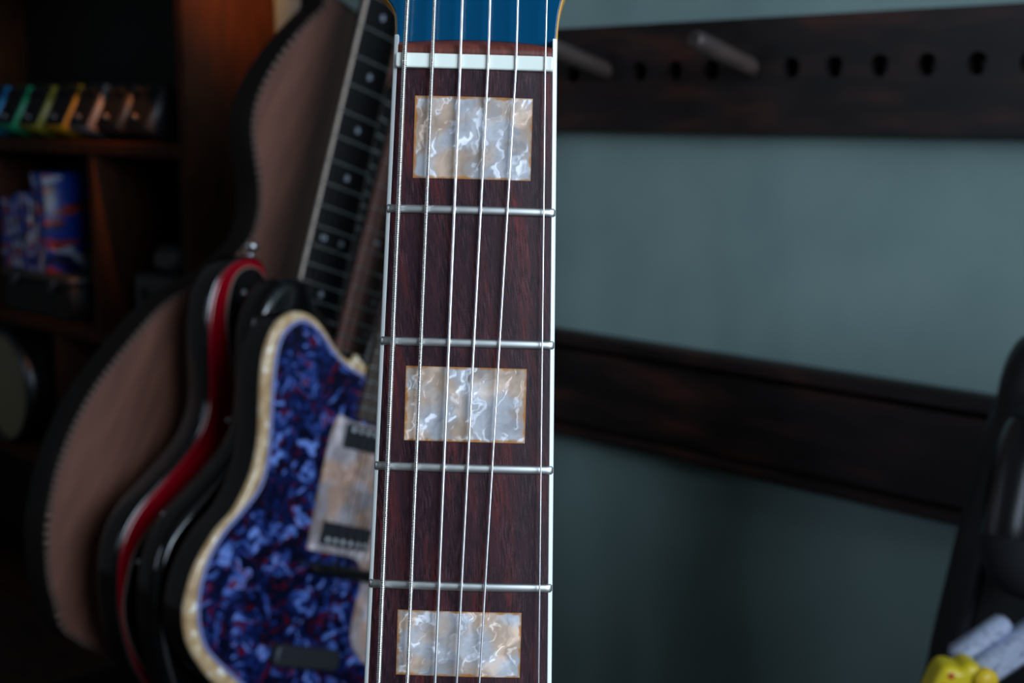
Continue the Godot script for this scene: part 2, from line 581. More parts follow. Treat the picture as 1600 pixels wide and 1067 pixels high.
	st = begin(); box(st, Vector3(-0.05, 0.1, -0.04), Vector3(0.02, 0.14, 0.03), 0.01); commit(st, "handle_block", mat(rgb8(40, 40, 42), 0.45), k)
	for kx in [-0.04, 0.0, 0.04]:
		st = begin(); turned(st, Vector3(kx, 0.07, 0.05), Vector3(0, 0, 1), [[0, 0.009], [0.008, 0.008]], 12); commit(st, "knob", M.dark_metal, k)
	# a small drum below
	var dr := thing("snare_drum", "small dark drum with a dull beige head low in the shelf", "drum", Vector3(-2.40, 0.388, 0.085))
	st = begin(); turned(st, Vector3(0, 0, -0.06), Vector3(0, 0, 1), [[0, 0.098], [0.12, 0.098]], 40); commit(st, "shell", M.black, dr)
	st = begin(); turned(st, Vector3(0, 0, 0.055), Vector3(0, 0, 1), [[0, 0.0945], [0.007, 0.0945]], 40); commit(st, "head", mat(rgb8(96, 90, 66), 0.6), dr)
	st = begin()
	var hoop := []
	for a in [[0.048, 0.0985], [0.07, 0.0985], [0.07, 0.0925], [0.062, 0.0925]]:
		hoop.append(ring_at(Vector3(0, 0, a[0]), Vector3(0, 0, 1), a[1], 40))
	loft(st, hoop, true, false)
	commit(st, "hoop", M.dark_metal, dr)
	# the warm ceiling spot that lights the shelf's sides
	var lamp := thing("ceiling_spotlight", "small black ceiling spotlight with a warm bulb above the peg rail", "lamp", Vector3(-0.75, 2.6, 0.42))
	st = begin(); turned(st, Vector3(0, 0, 0), Vector3(0, -1, 0), [[0, 0.05], [0.012, 0.05], [0.013, 0.012], [0.12, 0.012]], 20); commit(st, "mount", M.black, lamp)
	var aim := (Vector3(-1.75, 1.17, 0.09) - Vector3(-0.75, 2.44, 0.42)).normalized()
	st = begin()
	var sh := []
	for a in [[-0.05, 0.03], [-0.04, 0.045], [0.07, 0.05], [0.07, 0.047], [-0.03, 0.042]]:
		sh.append(ring_at(Vector3(0, -0.16, 0) + aim * a[0], aim, a[1], 20))
	loft(st, sh, true, true); commit(st, "shade", M.black, lamp)
	var glow := mat(Color(1, 0.8, 0.5), 0.5)
	glow.emission_enabled = true
	glow.emission = Color(1.0, 0.62, 0.28)
	glow.emission_energy_multiplier = 2.0
	st = begin(); turned(st, Vector3(0, -0.16, 0) + aim * 0.02, aim, [[-0.02, 0.01], [0.0, 0.026], [0.02, 0.026], [0.034, 0.012]], 16); commit(st, "bulb", glow, lamp)
	var spot := SpotLight3D.new()
	spot.name = "spotlight_beam"
	lamp.add_child(spot)
	spot.position = Vector3(0, -0.16, 0) + aim * 0.085
	spot.look_at_from_position(lamp.position + spot.position, lamp.position + spot.position + aim, Vector3.UP)
	spot.light_color = Color(1.0, 0.58, 0.22)
	spot.light_energy = 13.0
	spot.light_size = 0.03
	spot.spot_angle = 6.0
	spot.spot_range = 8.0
	spot.spot_attenuation = 2.0
	spot.shadow_enabled = true

# ---------------------------------------------------------------- rack guitars
func rack_frame(tilt: float, lean: float) -> Basis:
	var up := Vector3(-tan(deg_to_rad(lean)), 1, -tan(deg_to_rad(tilt))).normalized()
	var front := Vector3(1, 0, 0)
	front = (front - up * up.dot(front)).normalized()
	return Basis(up.cross(front), up, front)

func fret_at(n: float) -> float:
	return 0.648 * (1.0 - pow(2.0, -n / 12.0))

# neck of a rack guitar; v = top - distance from the nut
func rack_neck(g: Node3D, uc: float, top: float, last: int, fb: Material, bound: Material, back: Material, dots: Material, dot_frets: Array) -> void:
	var wn := 0.0213; var we := 0.028
	var len_ := fret_at(last + 0.9)
	var half := func(s: float) -> float: return lerpf(wn, we, s / 0.47)
	var board := MeshInstance3D.new()
	var st := begin()
	var rings := []
	for s in [len_, 0.0]:
		var w: float = half.call(s) - (0.0016 if bound else 0.0)
		rings.append(PackedVector3Array([Vector3(uc - w, top - s, -0.001), Vector3(uc - w * 0.5, top - s, -0.0002), Vector3(uc, top - s, 0), Vector3(uc + w * 0.5, top - s, -0.0002), Vector3(uc + w, top - s, -0.001), Vector3(uc + w, top - s, -0.006), Vector3(uc - w, top - s, -0.006)]))
	rings.reverse()
	crowned(st, rings, 5)
	board = commit(st, "fretboard", fb, g)
	if bound:
		for sd in [-1.0, 1.0]:
			st = begin()
			var path := []
			for s in [0.0, len_]:
				var w: float = half.call(s)
				var xa: float = uc + sd * w
				var xb: float = uc + sd * (w - 0.0016)
				path.append(PackedVector3Array([Vector3(minf(xa, xb), top - s, -0.006), Vector3(minf(xa, xb), top - s, -0.0007), Vector3(maxf(xa, xb), top - s, -0.0007), Vector3(maxf(xa, xb), top - s, -0.006)]))
			loft(st, path)
			commit(st, "binding", bound, board)
	for n in range(1, last + 1):
		var s := fret_at(n)
		var w: float = half.call(s) + 0.0003
		st = begin()
		var fr := []
		for k in 5:
			var x := uc - w + 2.0 * w * k / 4.0
			var z := -0.001 * pow((x - uc) / w, 2.0)
			fr.append(PackedVector3Array([Vector3(x, top - s - 0.0012, z - 0.001), Vector3(x, top - s + 0.0012, z - 0.001), Vector3(x, top - s + 0.0007, z + 0.0010), Vector3(x, top - s - 0.0007, z + 0.0010)]))
		loft(st, fr)
		commit(st, "fret", M.fretwire, board)
	if dots:
		for n in dot_frets:
			var s := (fret_at(n) + fret_at(n - 1)) / 2.0
			for off in ([-0.011, 0.011] if n == 12 else [0.0]):
				st = begin()
				turned(st, Vector3(uc + off, top - s, -0.002), Vector3(0, 0, 1), [[0, 0.0032], [0.0023, 0.0032]], 14)
				commit(st, "dot_inlay", dots, board)
	# neck back, with the headstock above the nut
	st = begin()
	var nk := []
	for s in [-0.004, 0.2, len_ - 0.09, len_]:
		var w: float = half.call(maxf(s, 0.0))
		var dep := 0.021 if s < len_ - 0.02 else 0.030
		var r := PackedVector3Array()
		r.append(Vector3(uc + w, top - s, -0.006))
		for k in 9:
			var a := PI * k / 8.0
			r.append(Vector3(uc + w * cos(a), top - s, -0.0075 - (dep - 0.0075) * pow(sin(a), 0.8)))
		r.append(Vector3(uc - w, top - s, -0.006))
		r.reverse()
		nk.append(r)
	loft(st, nk)
	commit(st, "neck", back, g)
	st = begin(); box(st, Vector3(uc - wn, top, -0.006), Vector3(uc + wn, top + 0.004, 0.0015), 0.0006); commit(st, "nut", M.bone, g)
	st = begin()
	slab(st, smooth([-21, 2, -22, 14, -30, 26, -33, 50, -34, 160, -22, 182, 2, 186, 20, 172, 24, 150, 20, 120, 26, 60, 24, 24, 21, 2], 3), -0.019, -0.005, 0.002, 0.002, 2)
	var head := commit(st, "headstock", back, g)
	head.position = Vector3(uc, top + 0.003, 0)
	var post := begin()
	turned(post, Vector3.ZERO, Vector3(0, 0, 1), [[0, 0.005], [0.013, 0.004], [0.015, 0.003]], 10)
	post.generate_normals()
	var pmesh := post.commit()
	for k in 6:
		share(pmesh, "tuner_post", M.metal, head, Vector3(-0.022 + 0.003 * k, 0.04 + 0.023 * k, -0.005))

func strings_on(g: Node3D, uc: float, top: float, bridge: float, spread: float, z: float) -> void:
	for k in 6:
		var f := (k - 2.5) / 2.5
		var st := begin()
		tube(st, PackedVector3Array([Vector3(uc + f * 0.0175, top, 0.0025), Vector3(uc + f * spread, bridge, z)]), 0.00055 - 0.00006 * k, 6)
		commit(st, "string", M.old_string, g)

func offset_outline(left: Array) -> PackedVector2Array:  # left side as seen, the rest of the offset-waist body completed
	return smooth(left + [-128, -385, -96, -432, -50, -462, 8, -474, 70, -462, 118, -428, 142, -380, 146, -335, 134, -290, 112, -248, 97, -205, 96, -165, 106, -130, 112, -104, 104, -86, 86, -84, 66, -100, 46, -120, 28, -124, 0, -110, -24, -86])

func rack() -> void:
	var p12 := Vector3(-1.1121, 0.7439, 0.3802)
	var g: Node3D
	var st: SurfaceTool
	# the brown acoustic at the back of the row
	var brown := grainy([[0.0, rgb8(86, 53, 42)], [0.5, rgb8(98, 61, 48)], [1.0, rgb8(110, 70, 55)]], 0.012, 21, Vector3(9, 1.2, 9), 0.5)
	var side := mat(rgb8(14, 9, 7), 0.6, 0.0, 0.3)
	g = thing("acoustic_guitar", "large brown acoustic guitar with dashed rope edging behind the red and black guitar", "guitar", p12 + Vector3(-0.10, 0, 0), rack_frame(31, 3.5), "guitars standing in the rack")
	var half := [-31, 261, -49, 241, -64, 200, -74, 159, -76.5, 120, -69, 88, -53, 63, -34, 38, -22.5, 14, -19, -14, -31, -48, -51, -77, -79, -116, -98, -169, -112, -227, -113, -285, -102, -337, -88, -370, -60, -410, -10, -440]
	var full := half.duplicate()
	for i in range(half.size() - 2, -1, -2):
		full.append(180.0 - half[i]); full.append(half[i + 1])
	var out := smooth(full, 4)
	st = begin(); slab(st, out, -0.05, -0.0095, 0.003, 0.001, 2); commit(st, "body", side, g)
	st = begin(); slab(st, Geometry2D.offset_polygon(out, -0.005)[0], -0.0095, -0.008); commit(st, "top", brown, g)
	# rope edging: short pale and dark pieces set round the rim, joined in one part
	st = begin()
	for i in range(0, out.size()):
		var a := out[i]; var b := out[(i + 1) % out.size()]
		var n := int(maxf(1.0, (b - a).length() / 0.0055))
		var inw := Vector2(-(b - a).y, (b - a).x).normalized()
		for k in n:
			var p := a.lerp(b, (k + 0.1) / n); var q := a.lerp(b, (k + 0.62) / n)
			var z := -0.0078
			st.set_smooth_group(-1)
			quad(st, Vector3(p.x, p.y, z), Vector3(q.x, q.y, z), Vector3((q + inw * 0.006).x, (q + inw * 0.006).y, z), Vector3((p + inw * 0.006).x, (p + inw * 0.006).y, z))
			quad(st, Vector3(p.x, p.y, z - 0.002), Vector3(q.x, q.y, z - 0.002), Vector3(q.x, q.y, z), Vector3(p.x, p.y, z))
	var rope := commit(st, "rope_edging", mat(rgb8(92, 70, 61), 0.5), g)
	rope.set_meta("kind", "stuff")
	rack_neck(g, 0.09, 0.5, 20, M.ebony, null, side, M.pearl_dot, [3, 5, 7, 9])
	st = begin()
	turned(st, Vector3(0.098, 0.0, -0.0085), Vector3(0, 0, 1), [[0, 0.047], [0.0012, 0.047], [0.002, 0.044]], 40)
	commit(st, "soundhole_cover", M.ebony, g)

	# the red and black one
	g = thing("electric_guitar", "red and black electric guitar with black pickguard and cream bound dotted fretboard", "guitar", p12, rack_frame(19.5, 3.5), "guitars standing in the rack")
	var rl := [-34, -68, -51, -60, -60, -44, -70, -37, -83, -37.5, -99, -46.5, -111, -66, -113, -94, -106, -128, -96, -161, -91.5, -184, -94, -208, -104.5, -231, -121, -257, -137, -282, -145.5, -309, -143, -342]
	out = offset_outline(rl)
	st = begin(); slab(st, out, -0.046, -0.0105, 0.008, 0.0035, 4); commit(st, "body", M.gloss_black, g)
	st = begin(); slab(st, inset(out, 0.0032), -0.0107, -0.008, 0.0, 0.0016, 3); commit(st, "top", mat(rgb8(118, 2, 18), 0.14), g)
	var guard := smooth([-45, -72, -53, -66, -60, -56, -71, -48, -85, -50.5, -94, -65, -93, -95, -82, -125, -66, -160, -62, -200, -80, -238, -106, -275, -127, -312, -131, -340, -124, -380, -92, -420, -40, -440, 60, -440, 110, -410, 128, -360, 110, -290, 86, -240, 78, -190, 84, -150, 90, -110, 70, -116, 40, -130, 10, -130, -30, -100], 4)
	st = begin(); slab(st, guard, -0.008, -0.0056, 0.0, 0.0005, 1)
	var pg := commit(st, "pickguard", mat(rgb8(9, 9, 10), 0.22), g)
	st = begin(); slab(st, Geometry2D.offset_polygon(guard, 0.0011)[0], -0.008, -0.0068, 0.0, 0.0003, 1); commit(st, "pickguard_edge", mat(rgb8(120, 104, 92), 0.4), pg)
	for q in [[-115, -284], [-81, -72.5], [-124, -329], [-66, -190]]:
		st = begin(); turned(st, Vector3(q[0] * 0.001 + (0.004 if q[1] == -284 else 0.0), q[1] * 0.001, -0.0056), Vector3(0, 0, 1), [[0, 0.003], [0.001, 0.0028], [0.0016, 0.0015]], 12); commit(st, "screw", M.metal, pg)
	st = begin(); turned(st, Vector3(-0.071, -0.036, -0.024), Vector3(-0.1, 1, 0), [[0, 0.003], [0.006, 0.003], [0.008, 0.007], [0.012, 0.007], [0.013, 0.005]], 14); commit(st, "strap_button", M.metal, g)
	st = begin(); turned(st, Vector3(-0.048, -0.066, -0.006), Vector3(-0.2, 0.1, 1), [[0, 0.002], [0.010, 0.0022], [0.014, 0.0048], [0.019, 0.0055], [0.023, 0.0035]], 14); commit(st, "switch_tip", mat(rgb8(190, 190, 192), 0.3), g)
	rack_neck(g, 0.0, 0.3143, 21, M.ebony, M.cream, mat(rgb8(24, 14, 12), 0.35), M.pearl_dot, [3, 5, 7, 9, 12, 15, 17, 19, 21])
	strings_on(g, 0.0, 0.3143, -0.333, 0.026, 0.004)
	for v in [-0.185, -0.27]:
		st = begin(); box(st, Vector3(-0.044, v - 0.018, -0.0056), Vector3(0.044, v + 0.018, 0.0), 0.003); commit(st, "pickup", M.black, g)
	st = begin(); box(st, Vector3(-0.04, -0.342, -0.0056), Vector3(0.04, -0.326, 0.004), 0.002); commit(st, "bridge", M.metal, g)

	# the black one
	g = thing("electric_guitar", "glossy black electric guitar with brown fretboard between the red and blue ones", "guitar", p12 + Vector3(0.083, 0, 0), rack_frame(21, 3.5), "guitars standing in the rack")
	var bl := [-34, -80, -48, -74, -58, -60, -68, -54, -82, -54, -98, -62, -108, -80, -111, -104, -105, -132, -96, -161, -91.5, -184, -94, -208, -104.5, -231, -121, -257, -137, -282, -145.5, -309, -143, -342]
	out = offset_outline(bl)
	st = begin(); slab(st, out, -0.046, -0.010, 0.010, 0.010, 5); commit(st, "body", M.gloss_black, g)
	var rose := grainy([[0.0, rgb8(74, 46, 40)], [1.0, rgb8(116, 78, 68)]], 0.02, 31, Vector3(30, 3, 30), 0.65)
	rack_neck(g, 0.0, 0.3143, 21, rose, null, M.gloss_black, M.pearl_dot, [3, 5, 7, 9, 12, 15, 17, 19])
	strings_on(g, 0.0, 0.3143, -0.333, 0.026, 0.004)
	st = begin(); box(st, Vector3(-0.045, -0.345, -0.010), Vector3(0.045, -0.322, 0.003), 0.003); commit(st, "bridge", M.dark_metal, g)
	for v in [-0.18, -0.28]:
		st = begin(); box(st, Vector3(-0.042, v - 0.018, -0.011), Vector3(0.042, v + 0.018, -0.002), 0.003); commit(st, "pickup", M.black, g)

	# the blue pearl one in front
	g = thing("electric_guitar", "electric guitar with blue marbled pickguard, cream pearl edge and white pearl plate", "guitar", p12 + Vector3(0.145, 0, 0), rack_frame(20, 3.5), "guitars standing in the rack")
	var body := smooth([-47, -106, -50.7, -112, -60.4, -111, -73, -104, -91, -90.5, -106, -85, -120, -86.3, -131, -93.6, -138, -105.5, -141, -125, -137.5, -151, -131, -176.5, -126, -202, -126.6, -229, -135, -256.6, -148, -277, -158.3, -306, -159.5, -337, -151, -362, -134, -381, -112, -397, -60, -425, 0, -434, 70, -422, 120, -387, 145, -330, 140, -280, 117, -235, 108, -200, 116, -162, 124, -130, 116, -108, 95, -98, 75, -106, 55, -122, 30, -126, -10, -122, -36, -112], 4)
	st = begin(); slab(st, body, -0.046, -0.0135, 0.007, 0.0, 4); commit(st, "body", M.gloss_black, g)
	var gold := grainy([[0.0, rgb8(150, 116, 78)], [0.5, rgb8(188, 158, 118)], [0.74, rgb8(206, 184, 152)], [0.82, rgb8(250, 248, 240)], [1.0, rgb8(255, 255, 252)]], 0.02, 33, Vector3(6, 6, 6), 0.25, 3)
	st = begin(); slab(st, body, -0.0135, -0.008, 0.0, 0.0042, 4); commit(st, "top_binding", gold, g)
	guard = smooth([-38, -124, -46, -122.5, -60, -119, -74, -112, -94.5, -98, -112.5, -93.5, -126, -105, -129.5, -122.5, -126, -148.5, -119.5, -179, -114, -210, -115.5, -234.7, -128, -258, -141, -278, -149, -305, -148, -332, -138, -358, -118, -376, -60, -405, 0, -414, 64, -404, 106, -372, 128, -328, 124, -284, 104, -240, 96, -200, 104, -160, 110, -130, 98, -114, 76, -124, 52, -138, 20, -138], 4)
	st = begin(); slab(st, Geometry2D.offset_polygon(guard, 0.0028)[0], -0.008, -0.0066, 0.0, 0.0006, 1)
	var edge := commit(st, "pickguard_edge", mat(rgb8(120, 126, 170), 0.25), g)
	var shell := mat(Color.WHITE, 0.25)
	shell.albedo_texture = blue_shell()
	st = begin()
	uvmap = func(v: Vector3) -> Vector2: return Vector2(v.x / 0.26 + 0.5, v.y / 0.26)
	slab(st, guard, -0.0067, -0.0056, 0.0, 0.0004, 1); commit(st, "pickguard", shell, g)
	var white_pearl := mat(Color.WHITE, 0.3)
	white_pearl.albedo_texture = pearl(384, 384, 77, false)
	white_pearl.albedo_color = rgb8(226, 214, 214)
	st = begin()
	uvmap = func(v: Vector3) -> Vector2: return Vector2(v.x / 0.11 + 0.5, v.y / 0.11)
	slab(st, smooth([-57, -164, -40, -163, 20, -163, 44, -166, 60, -200, 74, -260, 84, -320, 74, -362, 44, -370, 20, -358, 10.5, -341, 9.5, -320, 10, -302, 4, -284, -6, -278, -30, -277.5, -54, -277, -57, -270, -59, -220], 3), -0.0056, -0.0038, 0.0, 0.0008, 1)
	commit(st, "pearl_plate", white_pearl, g)
	for q in [[-45.5, 12.0, -186.5, -165.8, -170.0], [-47.5, 7.0, -270.5, -250.8, -266.0]]:
		st = begin(); slab(st, rect2(q[0] * 0.001, q[2] * 0.001, q[1] * 0.001, q[3] * 0.001, 0.002), -0.004, -0.001, 0.0, 0.0008, 1)
		var pk := commit(st, "pickup", mat(rgb8(34, 36, 40), 0.3), g)
		for k in 6:
			st = begin(); turned(st, Vector3((q[0] + 7.0 + 8.4 * k) * 0.001, q[4] * 0.001, -0.001), Vector3(0, 0, 1), [[0, 0.0022], [0.0006, 0.0022], [0.001, 0.0016]], 12); commit(st, "pole", mat(rgb8(206, 208, 212), 0.45, 0.5), pk)
	rack_neck(g, -0.0085, 0.305, 21, grainy([[0.0, rgb8(46, 38, 34)], [1.0, rgb8(74, 60, 52)]], 0.02, 35, Vector3(30, 3, 30), 0.5), null, M.gloss_black, M.pearl_dot, [12, 15, 17, 19])
	strings_on(g, -0.0085, 0.305, -0.290, 0.024, 0.006)
	st = begin(); box(st, Vector3(-0.052, -0.296, -0.0056), Vector3(0.03, -0.286, 0.006), 0.002); commit(st, "bridge", M.dark_metal, g)
	st = begin(); slab(st, rect2(-0.070, -0.376, 0.0, -0.357, 0.006), -0.0056, 0.003, 0.0, 0.003, 2); commit(st, "tailpiece", mat(rgb8(50, 52, 58), 0.5, 0.6), g)

	# the low stand that carries the row
	var b := thing("guitar_rack", "low black wooden rack under the row of leaning guitars", "rack", Vector3(-1.12, 0, 0.72))
	for q in [-0.36, 0.36]:
		st = begin(); box(st, Vector3(-0.3, 0, q - 0.02), Vector3(0.3, 0.2, q + 0.02), 0.004); commit(st, "rack_side", M.black, b)
	st = begin(); box(st, Vector3(-0.32, 0.2, -0.4), Vector3(0.32, 0.24, 0.4), 0.005); commit(st, "deck", M.black, b)

# ---------------------------------------------------------------- the guitar in front
func hw(s: float) -> float:  # half width of the bound board at s metres below the nut
	return 0.02135 + 0.0191 * maxf(s, -0.01)

func crown(x: float) -> float:
	return -x * x / (2.0 * 0.21)

func hero() -> void:
	var b := Basis.from_euler(Vector3(deg_to_rad(-9.3), deg_to_rad(46.4), deg_to_rad(-1.6)))
	var cb := Basis.from_euler(Vector3(deg_to_rad(-9.3), deg_to_rad(46.4), 0))
	var at := Vector3(0, 0.87, 1.2) + cb * Vector3(-0.00965, 0.07028, -0.36788)
	var g := thing("electric_guitar", "electric guitar neck in front with pearl block inlays, white binding and blue headstock", "guitar", at, b)
	var st: SurfaceTool
	var slen := 0.477
	var bw := 0.00115
	# fretboard: rosewood with a crowned top, running past the nut and sloping down to the headstock
	var wood := mat(Color.WHITE, 0.5, 0.0, 0.35)
	wood.albedo_texture = rosewood(512, 2048, 3)
	st = begin()
	uvmap = func(v: Vector3) -> Vector2: return Vector2(v.x / 0.06 + 0.5, 0.1 - v.y / 0.24)
	var rings := []
	for k in 41:
		var s := -0.0039 - 0.0001 + (slen + 0.004) * k / 40.0
		var w := hw(s) - bw
		var r := PackedVector3Array()
		for j in 13:
			var x := -w + 2.0 * w * j / 12.0
			r.append(Vector3(x, -s, crown(x)))
		r.append(Vector3(w, -s, -0.005))
		r.append(Vector3(-w, -s, -0.005))
		rings.append(r)
	crowned(st, rings, 13)
	var board := commit(st, "fretboard", wood, g)
	# the end of the board above the nut
	st = begin()
	uvmap = func(v: Vector3) -> Vector2: return Vector2(v.x / 0.06 + 0.5, 0.1 - v.y / 0.24)
	rings = []
	var wx := hw(-0.006) - bw
	for q in [[0, 0.0], [0, 0.0039], [1, 0.0061], [2, 0.0], [3, 0.0]]:
		var r := PackedVector3Array()
		for j in 17:
			var x := -wx + 2.0 * wx * j / 16.0
			var c := crown(x)
			var arc := 0.0085 - 0.0011 * pow(x / wx, 2.0)
			match q[0]:
				0: r.append(Vector3(x, q[1] + 0.0001, c if q[1] > 0.0 else c - 0.004))
				1: r.append(Vector3(x, q[1], c - 0.0001))
				2: r.append(Vector3(x, arc, -0.0042))
				3: r.append(Vector3(x, arc, -0.008))
		r.reverse()
		rings.append(r)
	rings.reverse()
	rings = rings.map(func(r): var q: PackedVector3Array = r.duplicate(); q.reverse(); return q)
	loft(st, rings, false, false)
	var tail_wood := grainy([[0.0, rgb8(70, 28, 21)], [0.5, rgb8(94, 40, 29)], [1.0, rgb8(122, 60, 44)]], 0.03, 19, Vector3(60, 12, 60), 0.5)
	commit(st, "board_end", tail_wood, board)
	# binding strips with a rounded outer corner
	for sd in [-1.0, 1.0]:
		st = begin()
		rings = []
		for k in 25:
			var s := -0.0088 + (slen + 0.0088) * k / 24.0
			var w := hw(s)
			var top_ := crown(w - bw)
			var r := PackedVector3Array()
			r.append(Vector3(sd * (w - bw), -s, -0.0055))
			r.append(Vector3(sd * (w - bw), -s, top_ + 0.00004))
			for a in 6:
				var t := PI / 2 * a / 5.0
				r.append(Vector3(sd * (w - 0.0009 + 0.0009 * sin(t)), -s, top_ - 0.00005 - 0.0009 * (1.0 - cos(t))))
			r.append(Vector3(sd * w, -s, -0.0055))
			if sd > 0.0:
				r.reverse()
			rings.append(r)
		rings = rings.map(func(r): var q: PackedVector3Array = r.duplicate(); q.reverse(); return q)
		loft(st, rings)
		commit(st, "binding", M.binding, board)
	# frets
	for n in range(1, 22):
		var s := fret_at(n)
		var w := hw(s) - 0.0001
		st = begin()
		rings = []
		for k in 33:
			var f := -1.0 + 2.0 * k / 32.0
			var x := w * sin(f * PI / 2.0)
			var e := (w - absf(x)) / 0.0011
			var hgt := 0.00112 * (1.0 if e >= 1.0 else sqrt(maxf(0.02, 1.0 - pow(1.0 - e, 2.0))))
			var wid := 0.00115 * (1.0 if e >= 0.5 else sqrt(maxf(0.45, 1.0 - pow(1.0 - e / 0.5, 2.0))))
			var r := PackedVector3Array()
			for a in 11:
				var t := PI * a / 10.0
				r.append(Vector3(x, -s - wid * cos(t), crown(x) - 0.0001 + hgt * pow(sin(t), 0.45)))
			r.reverse()
			rings.append(r)
		rings = rings.map(func(r): var q: PackedVector3Array = r.duplicate(); q.reverse(); return q)
		loft(st, rings)
		commit(st, "fret", M.fretwire, board)
	# block inlays of pearl
	var pearls := []
	for k in 3:
		var pm := mat(Color.WHITE, 0.3)
		pm.albedo_texture = pearl(320, 212, 101 + 37 * k)
		pearls.append(pm)
	var blocks := [[0.0070, 0.0283, 0.01525], [0.0770, 0.0963, 0.01565], [0.1402, 0.1570, 0.01605]]
	for n in [7, 9, 12, 15, 17, 19, 21]:
		var mid := (fret_at(n) + fret_at(n - 1)) / 2.0
		var hl := (fret_at(n) - fret_at(n - 1)) * 0.29
		blocks.append([mid - hl, mid + hl, 0.0165])
	for k in blocks.size():
		var q: Array = blocks[k]
		var w: float = q[2]
		var s0: float = q[0]
		var s1: float = q[1]
		st = begin()
		uvmap = func(v: Vector3) -> Vector2: return Vector2(v.x / w * 0.5 + 0.5, (-v.y - s0) / (s1 - s0))
		rings = []
		for s in [s0, s1]:
			var r := PackedVector3Array()
			for j in 9:
				var x := -w + 2.0 * w * j / 8.0
				r.append(Vector3(x, -s, crown(x) + 0.00005))
			r.append(Vector3(w, -s, crown(w) - 0.001))
			r.append(Vector3(-w, -s, crown(w) - 0.001))
			rings.append(r)
		crowned(st, rings, 9)
		commit(st, "block_inlay", pearls[k % 3], board)
	# nut
	st = begin()
	slab(st, rect2(-0.0205, 0.00005, 0.0203, 0.0039, 0.0007), -0.003, 0.0009, 0.0, 0.0005, 3)
	commit(st, "nut", M.bone, g)
	# neck
	st = begin()
	rings = []
	for s in [-0.012, 0.1, 0.3, 0.42, 0.477]:
		var w := hw(s) - 0.0003
		var dep := 0.022 + 0.004 * maxf(s, 0.0) / 0.4
		var r := PackedVector3Array()
		r.append(Vector3(w, -s, -0.005))
		for k in 13:
			var a := PI * k / 12.0
			r.append(Vector3(w * cos(a), -s, -0.0065 - (dep - 0.0065) * pow(sin(a), 0.8)))
		r.append(Vector3(-w, -s, -0.005))
		r.reverse()
		rings.append(r)
	loft(st, rings)
	commit(st, "neck", M.maple, g)
	# headstock: a maple core with a painted face
	var ho := [-21.4, 4, -21.45, 10, -21.6, 14, -22.4, 16.5, -24.4, 19, -27.5, 22.5, -31, 29, -33, 44, -36, 120, -38, 165, -34, 184, -16, 194, 6, 190, 20, 176, 24, 158, 18, 140, 22, 110, 34, 76, 36, 56, 31, 38, 25.5, 27, 23.2, 21.5, 22.0, 17, 21.5, 12.5, 21.45, 8, 21.4, 4]
	var core := PackedVector2Array()
	for q in smooth(ho, 4):
		core.append(Vector2(clampf(q.x, -0.0214, 0.0214), maxf(q.y, 0.003)) if q.y < 0.012 else q)
	st = begin(); slab(st, core, -0.0185, -0.0044, 0.003, 0.0010, 4)
	var head := commit(st, "headstock", M.maple, g)
	var face := PackedVector2Array()
	for q in inset(_force(core), 0.0005):
		if q.y > 0.0098:
			face.append(q)
	# the lower rim of the paint follows the end of the board
	var lo_x := 0.0204
	for j in 13:
		var x := -lo_x + 2.0 * lo_x * j / 12.0
		face.append(Vector2(x, 0.0083 - 0.0011 * pow(x / lo_x, 2.0)))
	face = order_face(face)
	st = begin(); slab(st, face, -0.006, -0.0040, 0.0, 0.0003, 2); commit(st, "painted_face", M.blue, head)
	# strings: the two lowest wound, the others plain
	var nut_x := [-18.1, -10.9, -3.7, 3.5, 10.7, 18.2]
	var low_x := [-20.2, -12.85, -5.7, -0.15, 5.7, 20.9]
	var gauge := [1.32, 1.05, 0.80, 0.68, 0.58, 0.42]
	for k in 6:
		var r: float = gauge[k] * 0.0005
		var x0: float = nut_x[k] * 0.001
		var xl: float = low_x[k] * 0.001
		var slope := (xl - x0) / 0.159
		var zt := 0.0011 + r
		var p0 := Vector3(x0, 0.0015, zt)
		var p1 := Vector3(x0 + slope * 0.62, -0.62, zt + 0.003)
		var tun := Vector3(-0.019 + 0.0012 * k + x0 * 0.45, 0.038 + 0.0235 * k, 0.0015)
		tun.x = x0 + 0.0003 * (3 - k) + 0.012 * (tun.y - 0.02) * 0.0
		var pts := PackedVector3Array([p1, p0, tun])
		st = begin()
		if k < 2:
			var pitch := 0.00047 if k == 0 else 0.00042
			rings = []
			rings.append(ring_at(p1, p0 - p1, r, 10))
			var d := (p0 - p1).normalized()
			var from := p0 - d * 0.185
			var steps := int(0.185 / pitch * 4.0)
			for i in steps:
				rings.append(ring_at(from + d * (0.185 * i / steps), d, r * (1.04 if i % 4 == 0 else 0.96 if i % 2 == 1 else 0.72), 10))
			d = (tun - p0).normalized()
			var reach := (tun - p0).length()
			steps = int(reach / pitch * 4.0)
			for i in steps:
				rings.append(ring_at(p0 + d * (reach * i / steps), d, r * (1.04 if i % 4 == 0 else 0.96 if i % 2 == 1 else 0.72), 10))
			loft(st, rings)
		else:
			tube(st, pts, r, 10)
		commit(st, "string", M.wound if k < 2 else M.steel, g)
		st = begin(); turned(st, Vector3(tun.x, tun.y, -0.004), Vector3(0, 0, 1), [[0, 0.0055], [0.003, 0.0055], [0.004, 0.0032], [0.0095, 0.003], [0.010, 0.0026]], 16); commit(st, "tuner_post", M.metal, head)
	# body below the frame
	var left := [-34, -68, -51, -60, -60, -44, -70, -37, -83, -37.5, -99, -46.5, -111, -66, -113, -94, -106, -128, -96, -161, -91.5, -184, -94, -208, -104.5, -231, -121, -257, -137, -282, -145.5, -309, -143, -342]
	var out := offset_outline(left)
	for i in out.size():
		out[i] = out[i] * 1.02 + Vector2(0, -0.318)
